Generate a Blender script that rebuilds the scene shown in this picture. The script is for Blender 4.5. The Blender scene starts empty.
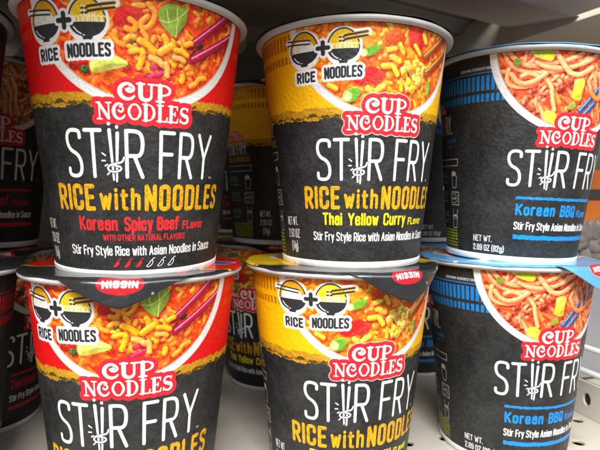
import numpy as np, math, random
# ------------------------------------------------------------------ printed artwork, computed pixel by pixel
DEG = .0073                       # width of one degree of cup wall, in label units (1 unit = 100 mm)
PPU = 960
WU = 360 * DEG
LH = 1.06

def hexc(h): return np.array([int(h[i:i+2], 16) / 255 for i in (0, 2, 4)], np.float32)

def noise2(h, w, cell, seed, octaves=4, sx=1.0):
    r = np.random.RandomState(seed); out = np.zeros((h, w), np.float32); amp = 1.; tot = 0.
    for o in range(octaves):
        cx = max(2., cell * sx / 2**o); cy = max(2., cell / 2**o)
        gw, gh = int(w / cx) + 3, int(h / cy) + 3
        g = r.rand(gh, gw).astype(np.float32)
        x = np.arange(w) / cx; y = np.arange(h) / cy
        xi = x.astype(int); yi = y.astype(int); fx = (x - xi); fy = (y - yi)
        fx = fx * fx * (3 - 2 * fx); fy = (fy * fy * (3 - 2 * fy))[:, None]
        a = g[yi][:, xi] * (1 - fx) + g[yi][:, xi + 1] * fx
        b = g[yi + 1][:, xi] * (1 - fx) + g[yi + 1][:, xi + 1] * fx
        out += amp * (a * (1 - fy) + b * fy); tot += amp; amp *= .55
    return out / tot

def smooth_path(p, n=3, closed=False):
    p = np.array(p, float)
    for _ in range(n):
        if closed:
            q = np.roll(p, -1, 0); p = np.stack([p * .75 + q * .25, p * .25 + q * .75], 1).reshape(-1, 2)
        else:
            a, b = p[:-1], p[1:]
            m = np.stack([a * .75 + b * .25, a * .25 + b * .75], 1).reshape(-1, 2)
            p = np.vstack([p[:1], m[1:-1], p[-1:]]) if len(p) > 2 else p
    if closed: p = np.vstack([p, p[:1]])
    return p

WARM = np.array([.45, .95, 1.], np.float32)
class Canvas:
    """x to the right, y up, both in label units; row 0 of the array is the bottom row"""
    def __init__(s, x0, y0, w, h, ppu, base):
        s.x0, s.y0, s.ppu = x0, y0, ppu
        s.W, s.H = int(round(w * ppu)), int(round(h * ppu))
        s.a = np.empty((s.H, s.W, 3), np.float32); s.a[:] = base
    def box(s, P, pad):
        P = np.asarray(P)
        i0 = max(0, int((P[:, 0].min() - pad - s.x0) * s.ppu)); i1 = min(s.W, int((P[:, 0].max() + pad - s.x0) * s.ppu) + 2)
        j0 = max(0, int((P[:, 1].min() - pad - s.y0) * s.ppu)); j1 = min(s.H, int((P[:, 1].max() + pad - s.y0) * s.ppu) + 2)
        if i1 <= i0 or j1 <= j0: return None
        X, Y = np.meshgrid((np.arange(i0, i1) + .5) / s.ppu + s.x0, (np.arange(j0, j1) + .5) / s.ppu + s.y0)
        return (slice(j0, j1), slice(i0, i1)), X.astype(np.float32), Y.astype(np.float32)
    def cov(s, d): return np.clip(.5 - d * s.ppu, 0, 1)
    def blend(s, sl, al, col):
        al = al[..., None]; s.a[sl] = s.a[sl] * (1 - al) + col * al
    # --- signed distances
    @staticmethod
    def d_line(X, Y, P, r0=0., r1=None):
        best = np.full(X.shape, 1e9, np.float32); n = len(P) - 1
        L = np.concatenate([[0], np.cumsum(np.hypot(*(np.diff(P, axis=0).T)))]) if n else [0]
        for i in range(n):
            ax, ay = P[i]; bx, by = P[i + 1]; dx, dy = bx - ax, by - ay; q = dx * dx + dy * dy
            if q < 1e-14: continue
            t = np.clip(((X - ax) * dx + (Y - ay) * dy) / q, 0, 1)
            d = np.hypot(X - ax - t * dx, Y - ay - t * dy)
            if r1 is not None:
                u = (L[i] + t * (L[i + 1] - L[i])) / L[-1]; d = d - (r0 + (r1 - r0) * u)
            best = np.minimum(best, d)
        return best if r1 is not None else best - r0
    @staticmethod
    def d_poly(X, Y, P):
        P = np.asarray(P); n = len(P); ins = np.zeros(X.shape, bool); best = np.full(X.shape, 1e9, np.float32)
        for i in range(n):
            ax, ay = P[i]; bx, by = P[(i + 1) % n]; dx, dy = bx - ax, by - ay; q = dx * dx + dy * dy
            if q < 1e-14: continue
            t = np.clip(((X - ax) * dx + (Y - ay) * dy) / q, 0, 1)
            best = np.minimum(best, np.hypot(X - ax - t * dx, Y - ay - t * dy))
            if ay != by: ins ^= ((ay > Y) != (by > Y)) & (X < dx * (Y - ay) / (by - ay) + ax)
        return np.where(ins, -best, best)
    def line(s, P, r, col, r1=None, out=None):
        P = np.asarray(P, float); b = s.box(P, max(r, r1 or 0) + .01 + (out[0] if out else 0))
        if b is None: return
        sl, X, Y = b; d = s.d_line(X, Y, P, r, r1)
        if out: s.blend(sl, s.cov(d - out[0]), out[1])
        s.blend(sl, s.cov(d), col)
    def poly(s, P, col, grow=0., out=None):
        P = np.asarray(P, float); b = s.box(P, .012 + grow + (out[0] if out else 0))
        if b is None: return
        sl, X, Y = b; d = s.d_poly(X, Y, P) - grow
        if out: s.blend(sl, s.cov(d - out[0]), out[1])
        s.blend(sl, s.cov(d), col)
    def disc(s, x, y, rx, ry, col, out=None):
        t = np.linspace(0, 2 * np.pi, 49)[:-1]
        s.poly(np.stack([x + rx * np.cos(t), y + ry * np.sin(t)], 1), col, out=out)
    # --- food, as the camera of the packet photograph saw it
    def tube(s, P, r, col, r1=None, shadow=.5, gloss=.35, wobble=.38, dark=.55):
        P = np.asarray(P, float); rr = max(r, r1 or 0); b = s.box(P, rr * 2.6)
        if b is None: return
        sl, X, Y = b
        if s.mask is not None and not s.mask[sl].any(): return
        best = np.full(X.shape, 1e9, np.float32); NX = np.zeros_like(X); NY = np.zeros_like(X); n = len(P) - 1
        for i in range(n):
            ax, ay = P[i]; bx, by = P[i + 1]; dx, dy = bx - ax, by - ay; q = dx * dx + dy * dy
            if q < 1e-14: continue
            t = np.clip(((X - ax) * dx + (Y - ay) * dy) / q, 0, 1)
            ex, ey = X - ax - t * dx, Y - ay - t * dy
            R = r if r1 is None else r + (r1 - r) * (i + t) / n
            d = np.hypot(ex, ey) / R; m = d < best
            best = np.where(m, d, best); NX = np.where(m, ex / R, NX); NY = np.where(m, ey / R, NY)
        wob = noise2(X.shape[0], X.shape[1], max(3., rr * 1.1 * s.ppu), int(abs(P[0, 0]) * 1e5) % 9999, 2); best = best * (1 + (wob - .5) * wobble)
        sh = s.d_line(X, Y - (-rr * .5), P + np.array([rr * .35, 0]), rr * .8)
        a = np.clip(1 - sh / (rr * .9), 0, 1) * shadow
        if s.mask is not None: a = a * s.mask[sl]
        s.a[sl] *= (1 - a[..., None] * WARM)
        nz = np.sqrt(np.clip(1 - best * best, 0, 1))
        dif = np.clip(nz * .75 - NX * .3 + NY * .45, 0, 1)
        sh_ = np.clip((dark + (1.14 - dark) * dif) * (.9 + .2 * wob), .05, 1.3)[..., None]
        c = np.asarray(col, np.float32) * np.concatenate([sh_ ** .45, sh_ ** 1.05, sh_ ** 1.4], -1)
        sp = np.clip(1 - np.hypot(NX + .3, NY - .42) / .33, 0, 1) * gloss
        c = c + sp[..., None] * (1 - c)
        al = np.clip((1 - best) * rr * s.ppu + .5, 0, 1)
        if s.mask is not None: al = al * s.mask[sl]
        s.blend(sl, al, np.clip(c, 0, 1))
    def blob(s, P, col, seed, bump=.25, shadow=.5, gloss=.4, edge=.012, cell=.02, tint=None):
        P = smooth_path(P, 2, True)[:-1]; b = s.box(P, .04)
        if b is None: return
        sl, X, Y = b; h, w = X.shape
        nz = noise2(h, w, cell * 1.3 * s.ppu, seed, 2); n2 = noise2(h, w, cell * 2.6 * s.ppu, seed + 7, 3)
        d = s.d_poly(X, Y, P) + (n2 - .5) * edge
        sh = s.d_poly(X - .006, Y + .01, P)
        a = np.clip(1 - (sh + .008) / .02, 0, 1) * shadow
        if s.mask is not None: a = a * s.mask[sl]
        s.a[sl] *= (1 - a[..., None] * WARM)
        gy, gx = np.gradient(nz * cell * s.ppu * .9 + np.minimum(-d, edge * 1.5) * s.ppu * .8)
        dif = np.clip(.86 + bump * .6 * (gx * 1.0 - gy * 1.4), .58, 1.22)
        c = np.asarray(col, np.float32) * np.stack([dif ** .6, dif, dif ** 1.2], -1)
        if tint is not None:
            k = np.clip((n2 - .45) * 4, 0, 1)[..., None]; c = c * (1 - k) + np.asarray(tint) * dif[..., None] * k
        sp = np.clip((dif - 1.02) * 2.6, 0, 1) * gloss; c = c + sp[..., None] * (1 - c)
        al = s.cov(d)
        if s.mask is not None: al = al * s.mask[sl]
        s.blend(sl, al, np.clip(c, 0, 1))
    mask = None

# ------------------------------------------------------------------ stroke lettering
O_ = 'o0,35 0,0 %d,0 %d,35 %d,65 %d,100 0,100 0,65'
def _o(w): return O_ % (w, w, w, w)
GL = {
'A': (44, '0,0 22,100 44,0;8,32 36,32'), 'B': (42, '0,0 0,100;~0,100 40,100 40,54 10,54 0,54;~0,53 10,53 44,53 44,0 10,0 0,0'),
'C': (42, '~42,72 42,100 0,100 0,65 0,35 0,0 42,0 42,28'), 'D': (42, '0,0 0,100;~0,100 42,100 42,65 42,35 42,0 0,0'),
'E': (36, '36,100 0,100 0,0 36,0;0,52 30,52'), 'F': (35, '35,100 0,100 0,0;0,52 30,52'),
'G': (42, '~42,72 42,100 0,100 0,65 0,35 0,0 42,0 42,26;42,22 42,46 24,46'), 'H': (42, '0,0 0,100;42,0 42,100;0,52 42,52'),
'I': (0, '0,0 0,100'), 'K': (42, '0,0 0,100;42,100 2,42;14,56 42,0'), 'L': (34, '0,100 0,0 34,0'),
'M': (56, '0,0 0,100 28,30 56,100 56,0'), 'N': (42, '0,0 0,100 42,0 42,100'), 'O': (42, _o(42)),
'P': (40, '0,0 0,100;~0,100 40,100 40,44 0,44'), 'Q': (42, _o(42) + ';24,24 44,-4'),
'R': (42, '0,0 0,100;~0,100 42,100 42,46 10,46 0,46;20,46 42,0'),
'S': (40, '~40,84 40,100 0,100 0,60 40,44 40,0 0,0 0,16'), 'T': (44, '0,100 44,100;22,100 22,0'),
'U': (42, '~0,100 0,35 0,0 42,0 42,35 42,100'), 'V': (42, '0,100 21,0 42,100'), 'W': (62, '0,100 15,0 31,80 47,0 62,100'),
'X': (42, '0,0 42,100;0,100 42,0'), 'Y': (44, '0,100 22,46 44,100;22,46 22,0'), 'Z': (40, '0,100 40,100 0,0 40,0'),
'a': (34, '~2,62 10,74 34,74 34,40 34,0;~34,44 0,50 0,0 26,0 34,16'), 'b': (34, '0,0 0,100;~0,56 8,72 34,72 34,0 8,0 0,16'),
'c': (32, '~32,52 32,72 0,72 0,36 0,0 32,0 32,20'), 'd': (34, '34,0 34,100;~34,56 26,72 0,72 0,0 26,0 34,16'),
'e': (34, '~0,38 34,38 34,72 0,72 0,36 0,0 34,0 34,18'), 'f': (24, '~24,98 8,102 8,80 8,0;0,70 22,70'),
'g': (34, '~34,56 26,72 0,72 0,4 26,4 34,20;~34,72 34,-4 34,-28 0,-26 2,-12'), 'h': (32, '0,0 0,100;~0,52 10,72 32,72 32,40 32,0'),
'i': (0, '0,0 0,72;0,96 0,98'), 'j': (10, '10,72 10,-10 0,-24'), 'k': (32, '0,0 0,100;30,72 2,32;12,44 32,0'), 'l': (0, '0,0 0,100'),
'm': (54, '0,0 0,72;~0,52 8,72 27,72 27,40 27,0;~27,52 35,72 54,72 54,40 54,0'), 'n': (32, '0,0 0,72;~0,52 10,72 32,72 32,40 32,0'),
'o': (34, 'o0,26 0,0 34,0 34,26 34,46 34,72 0,72 0,46'), 'p': (34, '0,-28 0,72;~0,56 8,72 34,72 34,0 8,0 0,16'),
'q': (34, '34,-28 34,72;~34,56 26,72 0,72 0,0 26,0 34,16'), 'r': (22, '0,0 0,72;~0,48 6,72 22,72'),
's': (30, '~30,56 28,72 0,72 0,40 30,34 30,0 0,0 0,18'), 't': (24, '~8,92 8,30 8,0 24,0;0,70 22,70'),
'u': (32, '~0,72 0,30 0,0 22,0 32,20;32,72 32,0'), 'v': (32, '0,72 16,0 32,72'), 'w': (48, '0,72 12,0 24,60 36,0 48,72'),
'x': (32, '0,72 32,0;0,0 32,72'), 'y': (34, '0,72 18,4;34,72 12,-28'), 'z': (30, '0,72 30,72 0,0 30,0'),
'0': (38, _o(38)), '1': (14, '0,84 14,100 14,0'), '2': (38, '~0,72 0,100 38,100 38,62 0,20 0,0;0,0 38,0'), '3': (38, '~0,84 6,100 38,100 38,54 14,54;~14,54 38,54 38,0 6,0 0,18'),
'4': (40, '30,0 30,100 0,30 40,30'), '5': (38, '~36,100 2,100;2,100 2,56;~2,56 38,66 38,0 4,0 0,16'), '6': (38, '~38,78 38,100 0,100 0,60 0,0 38,0 38,56 6,56 0,44'),
'7': (38, '0,100 38,100 12,0'), '8': (38, 'o0,54 38,54 38,100 0,100;o0,54 38,54 38,0 0,0'), '9': (38, '~0,20 0,0 38,0 38,50 38,100 0,100 0,46 32,46 38,56'),
'.': (0, '0,1 0,2'), '(': (12, '~12,110 0,80 0,10 12,-14'), ')': (12, '~0,110 12,80 12,10 0,-14'), ':': (0, '0,14 0,16;0,62 0,64'), '+': (40, '0,50 40,50;20,26 20,74'), '-': (24, '0,45 24,45'), '/': (30, '0,0 30,100'),
}
def parse(g):
    out = []
    for st in g.split(';'):
        c = st[0]; q = st[1:] if c in '~o' else st
        p = [tuple(float(v) / 100 for v in a.split(',')) for a in q.split()]
        out.append(smooth_path(p, 3, c == 'o') if c in '~o' else np.array(p))
    return out
GP = {k: (v[0] / 100, parse(v[1])) for k, v in GL.items()}
CAPS_SMALL = .72
def layout(txt, gap=.26, space=.3, caps=1.0):
    """returns the strokes of a line and its width, cap height 1"""
    x = 0; out = []
    for ch in txt:
        if ch == ' ': x += space; continue
        w, ps = GP[ch]
        for p in ps: out.append(p + np.array([x, 0]))
        x += w + gap
    return out, x - gap
def text(cv, txt, x0, x1, y0, y1, r, col, gap=.26, space=.3, out=None, y2=None, slant=0., jitter=0):
    """lettering between x0 and x1 (outer edges), baseline y0, cap height y1; y2 raises the right end"""
    st, w = layout(txt, gap, space)
    H = y1 - y0 - 2 * r; kx = (x1 - x0 - 2 * r) / w
    S = []
    for p in st:
        q = np.empty_like(p); q[:, 0] = x0 + r + p[:, 0] * kx + p[:, 1] * slant
        q[:, 1] = y0 + r + p[:, 1] * H + ((y2 or 0) * (p[:, 0] / w)); S.append(q)
    al = np.vstack(S); b = cv.box(al, r + .02 + (out[0] if out else 0))
    if b is None: return
    sl, X, Y = b; d = np.full(X.shape, 1e9, np.float32); m = r + .03 + (out[0] if out else 0)
    for q in S:                                 # only the columns near each stroke
        i0 = max(0, int((q[:, 0].min() - m - X[0, 0]) * cv.ppu)); i1 = int((q[:, 0].max() + m - X[0, 0]) * cv.ppu) + 2
        if i1 <= 0: continue
        d[:, i0:i1] = np.minimum(d[:, i0:i1], cv.d_line(X[:, i0:i1], Y[:, i0:i1], q, r))
    if out: cv.blend(sl, cv.cov(d - out[0]), out[1])
    cv.blend(sl, cv.cov(d), col)

# swelling slab-serif capitals of the main logo: list of (path, radius at start, radius at end); box width, height 1
def arc(cx, cy, rx, ry, a0, a1, n=14):
    t = np.radians(np.linspace(a0, a1, n)); return np.stack([cx + rx * np.cos(t), cy + ry * np.sin(t)], 1)
def seg(*p): return np.array(p, float)
T_, t_ = .100, .042
LOGO = {
'C': (.80, [(arc(.42, .5, .33, .42, 62, 180), .05, T_), (arc(.42, .5, .33, .42, 180, 325), T_, .045), (arc(.52, .66, .16, .17, 95, -160), .05, .06), (arc(.50, .60, .07, .07, 200, 20), .05, .04)]),
'U': (.86, [(seg((.2, .93), (.2, .34)), T_, T_), (arc(.43, .33, .23, .26, 180, 360), T_, t_ + .01), (seg((.66, .93), (.66, .33)), t_ + .01, t_ + .01), (seg((.05, .95), (.36, .95)), t_, t_), (seg((.53, .95), (.8, .95)), t_, t_)]),
'P': (.80, [(seg((.22, .93), (.22, .06)), T_, T_), (arc(.36, .68, .30, .27, 90, -90), t_, t_), (arc(.50, .68, .16, .2, 55, -55), .06, .06), (seg((.2, .95), (.4, .95)), t_, t_), (seg((.2, .41), (.38, .41)), t_, t_), (seg((.06, .05), (.4, .05)), t_, t_), (seg((.06, .95), (.3, .95)), t_, t_)]),
'N': (.92, [(seg((.2, .9), (.2, .08)), t_, t_), (seg((.2, .9), (.7, .1)), .085, .085), (seg((.72, .93), (.72, .1)), t_, t_), (seg((.04, .95), (.24, .95)), t_, t_), (seg((.06, .05), (.33, .05)), t_, t_), (seg((.58, .95), (.86, .95)), t_, t_)]),
'O': (.86, [(arc(.43, .5, .30, .42, 90, 270), .05, .05), (arc(.36, .5, .24, .32, 130, 230), .07, .07), (arc(.43, .5, .30, .42, -90, 90), .05, .05), (arc(.50, .5, .24, .32, -50, 50), .07, .07)]),
'Q': (.86, [(arc(.43, .5, .32, .42, 60, 180), .05, .10), (arc(.43, .5, .32, .42, 180, 330), .10, .045), (arc(.50, .62, .13, .15, 110, -150), .05, .055)]),
'D': (.84, [(seg((.22, .93), (.22, .06)), T_, T_), (arc(.3, .5, .42, .45, 90, -90), t_, t_), (arc(.46, .5, .22, .36, 50, -50), .07, .07), (seg((.06, .95), (.32, .95)), t_, t_), (seg((.06, .05), (.32, .05)), t_, t_)]),
'L': (.70, [(seg((.22, .93), (.22, .06)), T_, T_), (seg((.05, .95), (.4, .95)), t_, t_), (seg((.05, .05), (.6, .05)), t_, t_), (seg((.6, .05), (.64, .28)), .05, .04)]),
'E': (.72, [(seg((.22, .93), (.22, .06)), T_, T_), (seg((.05, .95), (.58, .95)), t_, t_), (seg((.05, .05), (.6, .05)), t_, t_), (seg((.6, .05), (.65, .26)), .05, .035), (seg((.58, .95), (.6, .76)), .05, .035), (seg((.22, .52), (.46, .52)), t_, t_), (seg((.46, .64), (.46, .4)), .035, .035)]),
'S': (.76, [(arc(.38, .71, .22, .21, 40, 180), .045, .07), (arc(.38, .71, .22, .21, 180, 250), .07, .10), (seg((.28, .54), (.48, .44)), .105, .105), (arc(.38, .28, .24, .23, 60, -60), .10, .07), (arc(.38, .28, .24, .23, -60, -150), .07, .045), (seg((.6, .92), (.58, .74)), .04, .03), (seg((.12, .08), (.14, .28)), .04, .03)]),
}
SP = .045
def logo(cv, X0, y0, k=1., xs=1., red='de2430', halo=None):
    rows = [('CUP', X0 - 13 * DEG * k * xs, X0 + 14.2 * DEG * k * xs, y0 + .071 * k, y0 + .135 * k), ('NQODLES', X0 - 24.2 * DEG * k * xs, X0 + 24.6 * DEG * k * xs, y0, y0 + .064 * k)]
    parts = []
    for txt, a, b, c, e in rows:
        tot = sum(LOGO[ch][0] for ch in txt) - SP * (len(txt) - 1); kx = (b - a) / tot; ky = e - c; x = 0
        for ch in txt:
            w, sh = LOGO[ch]
            for p, ra, rb in sh:
                q = p.copy(); q[:, 0] = a + (p[:, 0] + x) * kx; q[:, 1] = c + p[:, 1] * ky; parts.append((q, ra * kx, rb * kx))
            x += w - SP
    al = np.vstack([p[0] for p in parts]); b = cv.box(al, .035 * k); sl, X, Y = b
    d = np.full(X.shape, 1e9, np.float32)
    for q, ra, rb in parts:
        m = .04 * k
        i0 = max(0, int((q[:, 0].min() - m - X[0, 0]) * cv.ppu)); i1 = max(1, int((q[:, 0].max() + m - X[0, 0]) * cv.ppu) + 2)
        d[:, i0:i1] = np.minimum(d[:, i0:i1], cv.d_line(X[:, i0:i1], Y[:, i0:i1], q, ra, rb))
    if halo: cv.blend(sl, cv.cov(d - .021 * k) * halo, hexc('ffd9d2'))
    cv.blend(sl, cv.cov(d - .0175 * k), hexc(red))
    cv.blend(sl, cv.cov(d - .0055 * k), hexc('b4141e')); cv.blend(sl, cv.cov(d - .0035 * k), hexc(red))
    cv.blend(sl, cv.cov(d), hexc('fff4ee'))

def D(s): return s * DEG
def pts(l): return [(D(a), b) for a, b in l]

def ellipse_mask(cv, cx, cy, rx, ry):
    X, Y = np.meshgrid((np.arange(cv.W) + .5) / cv.ppu + cv.x0, (np.arange(cv.H) + .5) / cv.ppu + cv.y0)
    return ((np.hypot((X - cx) / rx, (Y - cy) / ry) - 1) * rx).astype(np.float32)

def curl(rng, x, y, L, bend, step=.012):
    a = rng.uniform(0, 6.28); p = [(x, y)]; k = rng.uniform(-bend, bend)
    for i in range(int(L / step)):
        k += rng.uniform(-bend, bend) * .5; k = max(-bend * 1.5, min(bend * 1.5, k)); a += k * step
        x += math.cos(a) * step; y += math.sin(a) * step; p.append((x, y))
    return smooth_path(p, 1)

def food(cv, kind, cx=0., cy=1.055, R=.372, seed=3):
    rng = random.Random(seed)
    def spot(rr=R):
        while True:
            x, y = rng.uniform(-rr, rr), rng.uniform(-rr, .02)
            if x * x + y * y < rr * rr: return cx + x, cy + y
    j = lambda c, a=.06: np.clip(np.array(c) * (1 + rng.uniform(-a, a)) + np.array([0, rng.uniform(-a, a) * .5, 0]), 0, 1)
    h, w = cv.H, cv.W
    if kind in 'AB':
        base = {'A': ((.88, .12, .02), (1., .34, .02)), 'B': ((.86, .36, .05), (.98, .62, .12))}[kind]
        sl, X, Y = cv.box([(cx - R, cy - R), (cx + R, cy)], .02)
        n = noise2(X.shape[0], X.shape[1], 40, seed, 5)[..., None]; n = np.clip((n - .3) * 2.4, 0, 1)
        cv.blend(sl, cv.mask[sl], np.array(base[0]) * (1 - n) + np.array(base[1]) * n)
        if kind == 'A':
            for i in range(26):                      # beef and sauce crumbs
                x, y = spot(); q = [(x + rng.uniform(.02, .05) * math.cos(t), y + rng.uniform(.02, .05) * math.sin(t)) for t in np.linspace(0, 6, 9)]
                cv.blob(q, rng.choice([(.93, .20, .03), (.88, .14, .05), (.98, .34, .04), (.78, .12, .06)]), seed + i, .35, .3, .35, tint=(1., .42, .05))
            for i in range(230):
                x, y = spot(); P = curl(rng, x, y, rng.uniform(.02, .10), 40)
                cv.tube(P, rng.uniform(.005, .0105), j(rng.choice([(1., .46, .05), (1., .36, .04), (.98, .27, .04), (1., .62, .14), (1., .42, .10), (.95, .18, .04)])), shadow=.25, gloss=.6, dark=.76)
            for i in range(16):
                x, y = spot(); q = [(x + rng.uniform(.012, .03) * math.cos(t), y + rng.uniform(.012, .03) * math.sin(t)) for t in np.linspace(0, 6, 8)]
                cv.blob(q, rng.choice([(.95, .24, .03), (1., .45, .06), (.86, .10, .06)]), seed + 50 + i, .4, .25, .45)
            cv.blob(pts([(-13.9, .955), (-9.4, .996), (-.4, .99), (-.9, .955), (-7, .93), (-13, .922)]), (.93, .10, .08), 5, .12, .2, .5, cell=.05, tint=(.98, .2, .12))
            for P in ([(-6.4, .949), (-4.2, .94), (-3.6, .925), (-5, .912), (-8, .918)], [(1.8, 1.006), (4.9, .985), (4.6, .965), (2.4, .932), (-1, .921), (-2, .941), (1.3, .965)], [(-13.1, .904), (-13.4, .885), (-12.2, .868), (-9, .862), (-7.7, .876)], [(22, .79), (26, .80), (28, .83), (31, .82), (34, .85)], [(24, .745), (27, .755), (29, .78), (33, .785)]):
                cv.tube(smooth_path(pts(P), 2), .0105, (1., .62, .12), shadow=.35, gloss=.5)
            cv.blob(pts([(-25.3, .814), (-18.1, .826), (-12.3, .828), (-6.2, .799), (-10.3, .782), (-16.1, .774), (-24.7, .758), (-26.5, .785)]), (.80, .86, .22), 11, .22, .45, .65, cell=.03, tint=(.93, .93, .45))
            for P in ([(-24, .79), (-17, .80), (-9, .80)], [(-20, .815), (-18, .80)], [(-14, .82), (-15, .80)]): cv.line(smooth_path(pts(P)), .0016, hexc('c9d24a'))
            cv.blob(pts([(5.7, .99), (9, 1.016), (13.7, 1.027), (20, 1.02), (20.5, .982), (17.9, .943), (14.3, .904), (11.5, .918), (8.3, .935), (6.3, .958)]), (.52, .68, .16), 21, .14, .55, .3, cell=.05, tint=(.66, .80, .28))
            for P in ([(6.5, .96), (11, .955), (15.5, .975), (20, 1.01)], [(15.5, .975), (14.6, .91)], [(15, .972), (15, 1.02)], [(11, .955), (10, 1.0)]): cv.line(smooth_path(pts(P)), .002, hexc('c3d56a'))
            for (x, y) in ((-28.5, .775), (-4.6, .865), (28, .90)):
                cv.blob([(D(x) + .017 * math.cos(t), y + .017 * math.sin(t)) for t in np.linspace(0, 6, 8)], (.20, .38, .12), 31, .4, .3, .4, edge=.004, cell=.01)
            for i in range(34):
                x = D(rng.uniform(-5, 28)); y = rng.uniform(.765, .90); a = rng.uniform(0, 3.1)
                cv.tube([(x, y), (x + .016 * math.cos(a), y + .016 * math.sin(a)), (x + .032 * math.cos(a + .4), y + .032 * math.sin(a + .4))], .0095, j((1., .66, .14)), shadow=.45, gloss=.5)
            for a, b in (((44.5, 1.024), (22.4, .888)), ((59, 1.003), (24.3, .841))):
                P = np.array(pts([a, b])); P[0] += (P[0] - P[1]) * .25
                cv.tube(P, .0185, (.66, .05, .22), r1=.015, shadow=.6, gloss=0, wobble=0); o = np.array([-.0035, .006]); cv_line_mask(cv, P + o, .0028, hexc('f08fb4'))
            for a, b in (((9.7, .812), (3.7, .793)), ((9.8, .783), (2.1, .758))):
                cv.tube(pts([a, b]), .010, (.80, .10, .30), shadow=.4, gloss=.3)
            G = [((-2.1, .882), (4.5, .85), .016, 0), ((-6.1, .842), (-1.2, .848), .0135, 0), ((-.6, .84), (-2.8, .79), .0135, 0), ((9.2, .905), (10.2, .875), .015, 0), ((13.2, .88), (7.4, .85), .017, 0), ((3, .828), (8.5, .808), .015, 1), ((10.2, .812), (10.8, .772), .0135, 1), ((14.8, .848), (14.2, .812), .013, 0), ((15, .866), (21, .855), .013, 0), ((19, .775), (18.6, .76), .015, 0), ((14.2, .838), (19.5, .832), .012, 1), ((20, .89), (23, .90), .013, 0)]
            for a, b, r, k in G:
                m = ((a[0] + b[0]) / 2 + .5, (a[1] + b[1]) / 2 + .004)
                cv.tube(smooth_path(pts([a, m, b]), 2), r * .82, ((1., .68, .06), (1., .66, .30))[k], shadow=.6, gloss=.55, dark=.6)
        else:
            for i in range(520):                     # rice grains
                x, y = spot(); a = rng.uniform(0, 3.14); L = rng.uniform(.010, .024)
                P = [(x, y), (x + L * math.cos(a), y + L * math.sin(a)), (x + 1.8 * L * math.cos(a + .3), y + 1.8 * L * math.sin(a + .3))]
                cv.tube(P, rng.uniform(.0075, .0115), j(rng.choice([(1., .55, .08), (1., .68, .14), (1., .42, .04), (1., .78, .30), (.98, .32, .04), (1., .48, .06)])), shadow=.26, gloss=.45, dark=.72)
            cv.blob(pts([(-4, 1.0), (4, 1.02), (8, .99), (4, .955), (-2, .965)]), (.96, .34, .10), 4, .15, .5, .4, cell=.05)
            cv.blob(pts([(9.8, 1.018), (14, 1.03), (18, 1.032), (22.7, 1.003), (21.4, .944), (18.3, .937), (14, .955), (10.5, .981)]), (.90, .10, .10), 5, .2, .6, .7, cell=.03, tint=(.98, .25, .2))
            cv.blob(pts([(-21, .818), (-12.2, .861), (-5.4, .855), (-1.7, .828), (-7.3, .79), (-19.8, .786)]), (.88, .10, .10), 6, .2, .6, .8, cell=.035, tint=(.97, .28, .22))
            cv.blob(pts([(-33, .86), (-26, .87), (-24, .83), (-30, .82)]), (.95, .35, .08), 7, .2, .4, .5)
            for P, e in (([(-16.3, .908), (-13.7, .935), (-7.2, .953), (-4.3, .935), (-8.1, .909), (-13.5, .9)], ((-14.8, .915), .016)), ([(-26.6, .746), (-23.1, .774), (-16.4, .777), (-15.7, .745), (-19.6, .717), (-25.4, .722)], ((-23.5, .742), .021)), ([(28.5, .82), (31, .84), (33, .80), (31, .76), (28, .78)], ((30, .8), .001))):
                cv.blob(pts(P), (.42, .72, .16), 8, .15, .6, .5, edge=.004, cell=.04, tint=(.66, .86, .34))
                (ex, ey), er = e; cv.disc(D(ex), ey, er * .95, er, hexc('a9cf62')); cv.disc(D(ex), ey, er * .62, er * .66, hexc('dcecae')); cv.disc(D(ex), ey, er * .25, er * .3, hexc('b8d67c'))
            for i in range(34):                      # scrambled egg
                t = rng.uniform(0, 6.28); q = math.sqrt(rng.random()); x = D(17 + 8.5 * q * math.cos(t)); y = .84 + .062 * q * math.sin(t)
                Q = [(x + rng.uniform(.012, .026) * math.cos(u), y + rng.uniform(.012, .026) * math.sin(u)) for u in np.linspace(0, 6, 8)]
                cv.blob(Q, rng.choice([(1., .80, .14), (1., .88, .32), (1., .72, .08)]), 90 + i, .3, .28, .5, edge=.008, tint=(1., .92, .45))
            G = [((-3.5, .865), (4.5, .872), .016), ((3, .862), (5.2, .835), .016), ((1, .905), (6, .89), .017), ((-12, .775), (-8, .755), .016), ((-7, .765), (-3, .785), .017), ((-34, .79), (-30, .775), .015), ((16, .96), (20, .93), .013), ((22, 1.01), (24, .985), .015), ((6, .955), (8.2, .925), .014), ((-1, .93), (3, .938), .014)]
            for a, b, r in G: cv.tube(pts([a, b]), r * .8, j((1., .76, .20), .03), shadow=.55, gloss=.5, dark=.62)
            for a, b in (((44, 1.04), (24.5, .925)), ((60, 1.04), (27, .862))):
                P = np.array(pts([a, b])); cv.tube(P, .0165, (.60, .33, .09), r1=.0135, shadow=.7, gloss=0, wobble=0); cv_line_mask(cv, P + np.array([-.003, .006]), .003, hexc('e9ac57'))
            for i in range(150):
                x, y = spot(); cv_line_mask(cv, [(x, y), (x + rng.uniform(-.004, .004), y + .003)], .0013, hexc('5a4a18'))
    else:
        a0, a1 = ((.55, .13, .05), (.93, .42, .14)) if kind == 'C' else ((.30, .12, .05), (.72, .38, .16))
        sl, X, Y = cv.box([(cx - R, cy - R), (cx + R, cy)], .02)
        n = noise2(X.shape[0], X.shape[1], 60, seed, 5)[..., None]; n = np.clip((n - .3) * 2.4, 0, 1)
        cv.blend(sl, cv.mask[sl], np.array(a0) * (1 - n) + np.array(a1) * n)
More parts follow.
